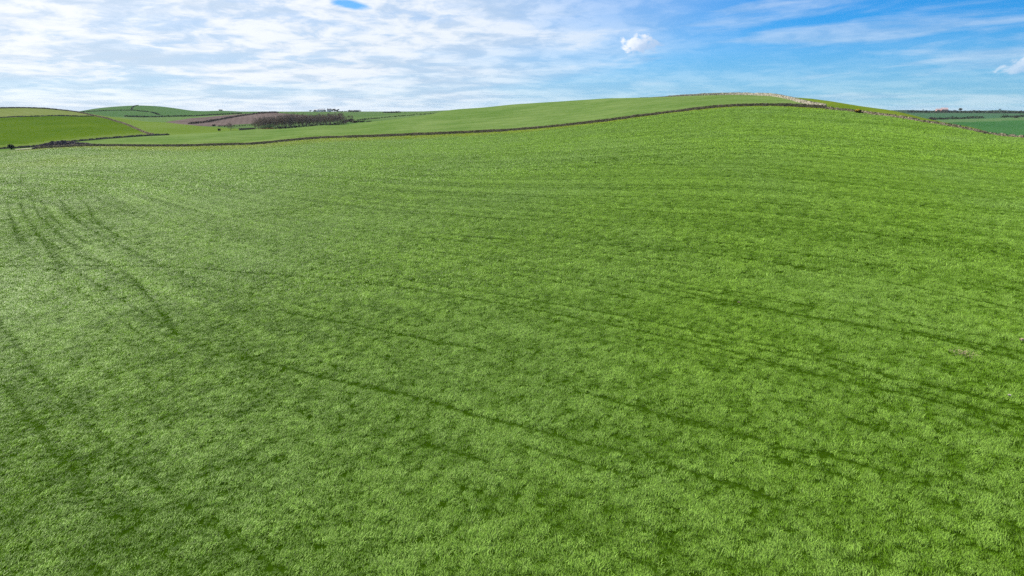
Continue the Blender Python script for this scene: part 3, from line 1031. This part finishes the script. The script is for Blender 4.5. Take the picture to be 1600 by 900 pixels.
hedge([(600, 176, 1400), (612, 177, 1380), (624, 178, 1300)], 'short dark hedge on the skyline above the grass valley', 2.6, 2.5, M['leaf_dark'], 6, .8, 4)
hedge([(560, 188.4, 640), (600, 185, 690), (640, 181.2, 700), (670, 178.4, 705), (695, 176, 720)], 'thin dark hedge line behind the crest of the upper field', 1.2, 1.2, M['hedge'], 5, .4, 3)
hedge([(1420, 175.3, 1420), (1470, 175.2, 1420), (1520, 175.2, 1430), (1600, 176.4, 1420), (1660, 176.6, 1420)], 'long dark tree belt under the right skyline', 5.0, 6, M['leaf_dark'], 5, 1.1, 4)
hedge([(1462, 186.8, 990), (1480, 186.8, 995), (1500, 186.3, 1000), (1520, 185.8, 1003), (1538, 185, 1005)], 'thick dark hedge across the right valley behind the pale wall', 3.4, 3.5, M['hedge'], 8, .7, 2.5, lump=.9)
hedge([(1538, 185, 1005), (1560, 184.4, 1005), (1580, 183.6, 1005), (1605, 182.8, 1005), (1660, 182.6, 1000)], 'gappy dark hedge of separate thorn clumps at the right edge', 3.4, 3.0, M['hedge'], 8, .7, 2.5, lump=1.2, gap=.45)
bush(1456, 186.5, 985, 4.2, 9, 'brown leafless thicket at the left end of the valley hedge', M['hedge_brown'], 'thicket', .5, 400)
bush(1587, 185.3, 985, 3.5, 7, 'round dark thorn bush in front of the gappy hedge', M['hedge'], 'thorn_bush', .5, 400)

bush(17, 231.2, 352, 2.7, 3.4, 'dark green bush on the wall left of the rubble heap', M['hedge'], 'bush', .22, 500)
bush(342, 202.6, 500, 1.9, 1.9, 'small round dark bush alone in the bright valley grass', M['hedge'], 'bush', .2, 220)
bush(333, 196.2, 668, 2.0, 3.6, 'dark bush at the lower edge of the ploughed field', M['hedge_brown'], 'bush', .3, 220)
bush(246, 211.4, 424, 1.1, 2.2, 'small dark bush where the hill wall meets the lower wall', M['hedge'], 'bush', .2, 160)
bush(262, 210.6, 426, 0.9, 1.6, 'tiny dark bush on the edge of the upper field', M['hedge'], 'bush', .2, 120)
bush(1341, 175.2, 229, 1.25, 1.5, 'gorse bush with yellow flowers growing against the pale wall', M['gorse'], 'gorse_bush', .13, 420)
g = [o for o in COL.objects if o.name == 'gorse_bush'][0]
fm = MB()
v = rng.normal(size=(130, 3)); v /= np.linalg.norm(v, axis=1)[:, None]; v[:, 2] = np.abs(v[:, 2])
fm.leaves(v * np.array((.72, .7, .6)) + np.array((-.2, 0, .78)), .10)
fm.build('blossom', M['flower'], g, kind='stuff')
bush(552, 191.6, 540, 1.9, 4.6, 'olive brown bush at the right end of the bare wood', M['gorse'], 'bush', .3, 300)
bush(563, 191.0, 548, 1.5, 5.0, 'greyish green bush beside the olive brown one', M['hedge'], 'bush', .3, 260)
bush(574, 190.4, 550, 0.9, 5.0, 'low dark bush tapering off along the field crest', M['hedge'], 'bush', .25, 200)
bush(413, 199.8, 506, 3.3, 3.6, 'pale green bush under the trees at the left of the wood', M['leaf_pale'], 'pale_bush', .28, 320)
bush(423, 199.2, 508, 4.0, 3.6, 'brighter pale green bush behind the orange bracken', M['leaf_pale'], 'pale_bush', .28, 340)
bush(436, 198.3, 510, 2.6, 3.0, 'small pale bush between the grey trunks of the wood', M['leaf_pale'], 'pale_bush', .26, 240)
hedge([(404, 202.0, 496), (412, 201.4, 497), (420, 200.7, 499), (427, 200.3, 500)], 'patch of orange dead bracken under the left trees of the wood', 1.3, 1.6, M['bracken'], 26, .22, .7, cat='bracken', name='bracken')
hedge([(430, 200.0, 506), (470, 197.4, 514), (505, 195.6, 522), (541, 193.6, 530)], 'low dark undergrowth along the foot of the bare wood', 2.1, 2.4, M['hedge_brown'], 14, .35, 1.2, cat='undergrowth', name='undergrowth')


# ------------------------------------------------------------------ trees
def bare_tree_meshes(seed, hgt, spread, low=0.28, nl=8, tw=420, mat='twig', twr=0.055):
    r = np.random.default_rng(seed)
    t, c = MB(), MB()
    pts_ = [np.zeros(3) + (0, 0, -.3)]
    for k in range(1, 5):
        pts_.append(np.array((r.normal(0, .10) * k, r.normal(0, .10) * k, hgt * .82 * k / 4)))
    rad = np.array([.21, .18, .13, .08, .03]) * hgt / 9
    for k in range(4):
        t.tube(pts_[k], pts_[k + 1], rad[k], rad[k + 1], 6)
    ends = []
    for i in range(nl):
        f = low + (0.8 - low) * i / nl
        k = min(3, int(f * 4 / .82 * .82))
        b = pts_[k] + (pts_[k + 1] - pts_[k]) * (f * 4 - k if f * 4 - k < 1 else .9)
        a = i * 2.4 + r.normal(0, .4)
        ln = spread * r.uniform(.6, 1.0) * (1 - .35 * f)
        m1 = b + np.array((math.cos(a) * ln * .5, math.sin(a) * ln * .5, hgt * .12))
        e = m1 + np.array((math.cos(a) * ln * .4, math.sin(a) * ln * .4, hgt * r.uniform(.08, .2)))
        c.tube(b, m1, .065 * hgt / 9, .045 * hgt / 9, 5)
        c.tube(m1, e, .045 * hgt / 9, .015, 4)
        ends += [m1, e, (m1 + e) / 2, (b + m1) / 2 + (0, 0, .3)]
        for j in range(4):
            s0 = m1 + (e - m1) * r.random()
            s1 = s0 + np.array((r.normal(0, .35), r.normal(0, .35), r.uniform(.3, .8))) * spread * .5
            c.tube(s0, s1, .028, .010, 3)
            ends.append(s1)
    ends.append(pts_[4])
    ends = np.array(ends)
    V, F = [], []
    for i in range(tw):
        s = ends[r.integers(len(ends))] + r.normal(0, .32, 3) * spread * .35
        d = r.normal(size=3) * (.8, .8, .5) + (0, 0, .75) + 0.35 * s / max(spread, 1) * (1, 1, 0)
        d /= np.linalg.norm(d)
        L = r.uniform(.5, 1.2) * spread * .33
        w = np.cross(d, r.normal(size=3))
        w *= twr / np.linalg.norm(w)
        e = s + d * L
        if e[2] > hgt:
            e[2] = hgt - r.random() * .6
        V += [s - w, s + w, e]
        F.append((3 * i, 3 * i + 1, 3 * i + 2))
    tw_m = MB()
    tw_m.add(V, F)
    return t, c, tw_m, mat


def make_bare_tree(seed, hgt, spread, **kw):
    t, c, w, mat = bare_tree_meshes(seed, hgt, spread, **kw)
    root = empty('bare_tree', (0, 0, 0))
    t.build('trunk', M['bark'], root)
    cr = c.build('crown', M['bark'], root)
    w.build('twig', M[mat], cr, kind='stuff')
    return root


def copy_tree(o, parent=None):
    c = o.copy()
    COL.objects.link(c)
    c.parent = parent
    for ch in o.children:
        copy_tree(ch, c)
    return c


protos = []
for s in range(6):
    protos.append(make_bare_tree(50 + s, 9.0, 4.0 + .3 * (s % 3), low=0.12 + .08 * (s % 2), nl=10, tw=1000))
used = set()


def plant_bare(px, py, Y, hgt, label, group=None, k=None):
    k = int(rng.integers(6)) if k is None else k
    if k not in used:
        o = protos[k]
        used.add(k)
    else:
        o = copy_tree(protos[k])
    x, y, _ = P(px, py, Y)
    o.location = (x, y, gz(x, y))
    o.rotation_euler = (0, 0, rng.uniform(0, 6.28))
    s = hgt / 9.0
    o.scale = (s * rng.uniform(.85, 1.1), s * rng.uniform(.85, 1.1), s)
    tag(o, label, 'tree', group)
    return o


ORD = ['first', 'second', 'third', 'fourth', 'fifth', 'sixth', 'seventh', 'eighth', 'ninth', 'tenth', 'eleventh', 'twelfth', 'thirteenth', 'fourteenth', 'fifteenth', 'sixteenth', 'seventeenth', 'eighteenth',
       'nineteenth', 'twentieth', 'twenty-first', 'twenty-second', 'twenty-third', 'twenty-fourth', 'twenty-fifth', 'twenty-sixth', 'twenty-seventh', 'twenty-eighth']
NFR = 26
for i in range(NFR):
    px = 400 + (538 - 400) * (i / (NFR - 1)) ** 0.97 + rng.uniform(-1.2, 1.2)
    h = np.interp(px, [398, 410, 430, 455, 480, 510, 530, 540], [7.6, 8.2, 8.6, 9.0, 8.4, 7.8, 7.3, 6.0]) * rng.uniform(.9, 1.08)
    lb = 'bare purple-brown tree in the front row of the wood, %s from the left end' % ORD[i]
    plant_bare(px, 201 - (px - 400) * .052, 512 + (px - 400) * .12 + rng.uniform(-4, 4), h, lb, 'bare trees of the small wood')
for i in range(22):
    px = 404 + (534 - 404) * i / 21 + rng.uniform(-1.5, 1.5)
    h = np.interp(px, [398, 410, 430, 455, 480, 510, 530, 540], [8.0, 8.8, 9.2, 9.8, 9.3, 8.8, 8.4, 7.0]) * rng.uniform(.92, 1.06)
    plant_bare(px, 199, 536 + (px - 400) * .10 + rng.uniform(-5, 5), h, 'bare tree in the back row of the wood, %s from the left end' % ORD[i], 'bare trees of the small wood')
plant_bare(360.5, 203, 512, 5.6, 'small bare tree alone in the valley left of the wood', k=2)
# tan bare trees behind the right end of the wood
for px, Y, h, lb in ((545.5, 640, 5.4, 'pale tan bare tree, left one of the pair right of the wood'), (549.8, 646, 5.0, 'pale tan bare tree, right one of the pair right of the wood')):
    r0 = make_bare_tree(80 + int(px), h, 2.0, mat='twig_tan', tw=300)
    x, y, _ = P(px, 186, Y)
    r0.location = (x, y, gz(x, y))
    tag(r0, lb, 'tree', 'pair of tan bare trees')


def leafy_tree(px, Y, hgt, wid, label, group=None, mat='leaf_dark', bare=.34):
    x, y, _ = P(px, 175, Y)
    root = empty('tree', (x, y, gz(x, y)))
    tag(root, label, 'tree', group)
    t = MB()
    t.tube((0, 0, -.5), (0.1, 0, hgt * .45), .035 * hgt, .025 * hgt, 6)
    for k in range(4):
        a = k * 1.6
        t.tube((0.1, 0, hgt * .36), (math.cos(a) * wid * .3, math.sin(a) * wid * .3, hgt * .68), .018 * hgt, .008 * hgt, 4)
    t.build('trunk', M['bark'], root)
    m = MB()
    cs = []
    for k in range(7):
        c = np.array((rng.uniform(-.32, .32) * wid, rng.uniform(-.32, .32) * wid, hgt * rng.uniform(bare + .18, .82)))
        v = rng.normal(size=(45, 3))
        v /= np.linalg.norm(v, axis=1)[:, None]
        cs.append(c + v * rng.random((45, 1)) ** .4 * np.array((wid * .25, wid * .25, hgt * .17)))
    m.leaves(np.concatenate(cs), .085 * hgt)
    m.build('crown', M[mat], root)
    return root


# ------------------------------------------------------------------ farm buildings
def house(px, Y, w, d, h, rz, label, wall='white', roof='slate', cat='house', name='farmhouse', chim=True, nwin=3, door=True, lift=0.0):
    x, y, _ = P(px, 175, Y)
    root = empty(name, (x, y, gz(x, y) + lift), rz)
    tag(root, label, cat)
    rise = d * .38
    m = MB()
    m.add([(-w / 2, -d / 2, -1.5), (w / 2, -d / 2, -1.5), (w / 2, d / 2, -1.5), (-w / 2, d / 2, -1.5), (-w / 2, -d / 2, h), (w / 2, -d / 2, h), (w / 2, d / 2, h), (-w / 2, d / 2, h), (-w / 2, 0, h + rise), (w / 2, 0, h + rise)],
          [(0, 3, 2, 1), (0, 1, 5, 4), (2, 3, 7, 6), (1, 2, 6, 9, 5), (3, 0, 4, 8, 7)])
    m.build('wall', M[wall], root)
    r_ = MB()
    o, th = .35, .18
    sl = rise / (d / 2)
    for s in (-1, 1):
        a = [(-w / 2 - o, s * (d / 2 + o), h - o * sl + .02), (w / 2 + o, s * (d / 2 + o), h - o * sl + .02), (w / 2 + o, 0, h + rise + .02), (-w / 2 - o, 0, h + rise + .02)]
        b = [(p[0], p[1], p[2] + th) for p in a]
        r_.add(a + b, [(0, 1, 2, 3), (4, 7, 6, 5), (0, 4, 5, 1), (1, 5, 6, 2), (2, 6, 7, 3), (3, 7, 4, 0)])
    ro = r_.build('roof', M[roof], root)
    if chim:
        for s in (-1, 1):
            c = MB()
            c.box((s * (w / 2 - .5), 0, h + rise + .6), (.8, .8, 1.7))
            c.box((s * (w / 2 - .5), 0, h + rise + 1.55), (.3, .3, .35))
            c.build('chimney', M[wall], ro)
    for k in range(nwin):
        for zz in ((h * .33, h * .75) if h > 4 else (h * .5,)):
            xx = -w / 2 + w * (k + .75) / (nwin + .5)
            f = MB()
            f.box((xx, -d / 2 - .03, zz), (1.25, .10, 1.45))
            f = f.build('window', M['white'], root)
            g_ = MB()
            g_.box((xx, -d / 2 - .09, zz), (.95, .06, 1.15))
            g_.build('pane', M['glass'], f)
    if door:
        b = MB()
        b.box((w * .08, -d / 2 - .05, 1.0), (1.1, .14, 2.1))
        b.build('door', M['slate'], root)
    return root


house(503, 1700, 15, 7, 4.4, .15, 'long white farm building with grey roof on the far skyline left of the dark trees', 'white', 'pale_roof', 'barn', 'farm_building', chim=False, lift=.2)
house(494.5, 1690, 9, 7, 3.4, -.2, 'low grey roofed shed at the left end of the far white farm', 'white', 'pale_roof', 'shed', 'farm_shed', chim=False, nwin=2)
house(514.5, 1680, 9, 8, 3.9, .1, 'tall white farmhouse with chimneys beside the dark skyline trees', 'white', 'slate', 'house', 'farmhouse')
for px, h, w, lb in ((485, 4.0, 7, 'low dark tree at the left end of the far white farm'), (491.5, 4.6, 7, 'dark tree in front of the grey roofed shed'), (508, 4.2, 6, 'dark tree between the white farm building and the white farmhouse'),
                     (519.5, 6.4, 5, 'dark tree close to the right of the white farmhouse'), (523.5, 7.4, 8, 'tallest dark tree of the clump right of the white farmhouse'), (528, 6.8, 8, 'rightmost dark tree of the clump by the white farmhouse')):
    leafy_tree(px, 1675, h, w, lb, 'dark trees round the far white farm', bare=.05)
hedge([(529, 174.4, 1680), (536, 174.4, 1690), (542, 174.6, 1690)], 'low dark scrub trailing right from the far white farm', 2.2, 2.5, M['leaf_dark'], 4, .8, 4, cat='scrub', name='scrub')
house(1475, 1640, 13, 10, 5.2, -.35, 'large barn with faded pink roof on the right skyline', 'brick', 'pink', 'barn', 'barn', chim=False, nwin=2, lift=1.0)
house(1465.5, 1650, 9, 8, 3.6, -.2, 'smaller pink roofed building left of the large pink barn', 'brick', 'pink', 'shed', 'farm_shed', chim=False, nwin=2, lift=1.0)
leafy_tree(1480.5, 1635, 6.0, 6, 'dark tree against the right end of the large pink barn', bare=.05)
leafy_tree(1459.5, 1640, 3.8, 5, 'low dark tree at the left end of the pink farm', bare=.05)
leafy_tree(1562, 2150, 5.0, 9, 'small dark tree on the knoll of the right skyline', bare=.02)
leafy_tree(1499.5, 1600, 10.0, 9, 'lone umbrella shaped tree on the right skyline', bare=.42)
bush(345, 173.5, 1450, 2.6, 6, 'small dark clump on the saddle right of the far round hill', M['leaf_dark'], 'bush', .6, 160)
bush(428, 176.0, 1050, 2.4, 8, 'dark clump on the skyline behind the ploughed field', M['hedge_brown'], 'bush', .5, 200)

# ------------------------------------------------------------------ heap, bare earth, stones
x0, y0, _ = P(100, 231.5, 341)
hz = gz(x0, y0)
heap = empty('rubble_heap', (x0, y0, hz))
tag(heap, 'dark purplish heap of rubble at the left end of the long dark wall', 'heap')
m = MB()
NX, NY = 40, 12
V, F = [], []
for j in range(NY):
    for i in range(NX):
        a, b = -1 + 2 * i / (NX - 1), -1 + 2 * j / (NY - 1)
        X, Yy = a * 12.8, b * 3.4 + a * 2.0
        hgt_ = max(0, 1 - a * a) ** .6 * max(0, 1 - b * b) ** .6
        hh = 2.4 * hgt_ * (0.62 + .7 * float(fbm(np.array([i * .31]), np.array([j * .45]), 12, 3)[0])) * (1.15 if a < .1 else .8)
        V.append((X, Yy, gz(x0 + X, y0 + Yy) - hz - .1 + hh))
for j in range(NY - 1):
    for i in range(NX - 1):
        F.append((j * NX + i, j * NX + i + 1, (j + 1) * NX + i + 1, (j + 1) * NX + i))
m.add(V, F)
m.build('mound', M['rubble'], heap)
V = np.array(V)
m = MB()
for k in range(750):
    v = V[rng.integers(len(V))] + np.array((rng.uniform(-.4, .4), rng.uniform(-.3, .3), rng.uniform(-.05, .2)))
    s = rng.uniform(.25, .75)
    m.box(v, (s * 1.4, s, s * .7), rng.uniform(0, 3.1), .3)
m.build('rubble', M['rubble'], heap, kind='stuff')


def strip(L, name, wid, mat, off, wob=.25):
    p = path_of(L, 1.0)
    n = len(p)
    t = np.gradient(p, axis=0)
    t /= np.linalg.norm(t, axis=1)[:, None] + 1e-9
    V, F = [], []
    for i in range(n):
        e = math.sin(math.pi * (i + .5) / n) ** .5
        w = wid * e * (1 + wob * (fbm(np.array([i * .3]), np.array([2.2]), 8, 3)[0] - .5) * 2)
        for s in (-1, -.33, .33, 1):
            x, y = p[i, 0] - t[i, 1] * w * s, p[i, 1] + t[i, 0] * w * s
            V.append((x, y, gz(x, y) + off))
    for i in range(n - 1):
        for k in range(3):
            F.append((4 * i + k, 4 * i + k + 1, 4 * i + 5 + k, 4 * i + 4 + k))
    return link(name, V, F, mat, kind='structure')


strip([(24, 234.6, 345), (40, 232.5, 347), (54, 231, 350)], 'bare_earth', 3.2, M['earth'], .34)
strip([(4, 236.5, 337), (24, 235.4, 338), (45, 234.4, 339), (66, 233.8, 338)], 'earth_bank', .9, M['rubble'], .36)

for px, py, lb, s, mt in ((1155, 476, 'small dark stone lying in the grass', .08, 'stone_dark_shaded'), (1596, 535, 'dark stone in the grass at the right edge of the field', .10, 'stone_dark_shaded'),
                          (1577, 622, 'small white stone in the grass below the dark right one', .06, 'stone_pale_sunlit')):
    x, y = ground_hit(px, py)
    bm = MB()
    for k in range(3):
        bm.box((rng.normal(0, .5) * s, rng.normal(0, .4) * s, s * .5 + .12), (s * rng.uniform(.8, 1.3), s * rng.uniform(.7, 1.1), s * rng.uniform(.7, 1)), rng.uniform(0, 3), .3)
    o = bm.build('field_stone', M[mt])
    o.location = (x, y, gz(x, y))
    tag(o, lb, 'stone')
x, y = ground_hit(1507, 555)
bm = MB()
cs = np.stack([rng.normal(0, .38, 190), rng.normal(0, .3, 190), rng.uniform(.06, .2, 190)], 1)
bm.leaves(cs, .075, .16)
o = bm.build('straw_tuft', M['straw'])
o.location = (x, y, gz(x, y))
tag(o, 'pale patch of dry straw lying in the green field', kind='stuff')


# ------------------------------------------------------------------ air
def build_haze():
    m = bpy.data.materials.new('haze')
    m.use_nodes = True
    m.node_tree.nodes.clear()
    T = NT(m.node_tree)
    v = T.n('ShaderNodeVolumePrincipled')
    v.inputs['Color'].default_value = (0.80, 0.88, 1.0, 1)
    v.inputs['Density'].default_value = 0.000035
    o = T.n('ShaderNodeOutputMaterial')
    T.nt.links.new(v.outputs[0], o.inputs['Volume'])
    bm = MB()
    zlo, zhi = -48.0, 52.0
    bm.box((0, 3000, (zlo + zhi) / 2), (24400, 12800, zhi - zlo))
    bm.build('haze', m, kind='stuff', label='thin pale haze in the air over the farmland')


build_haze()
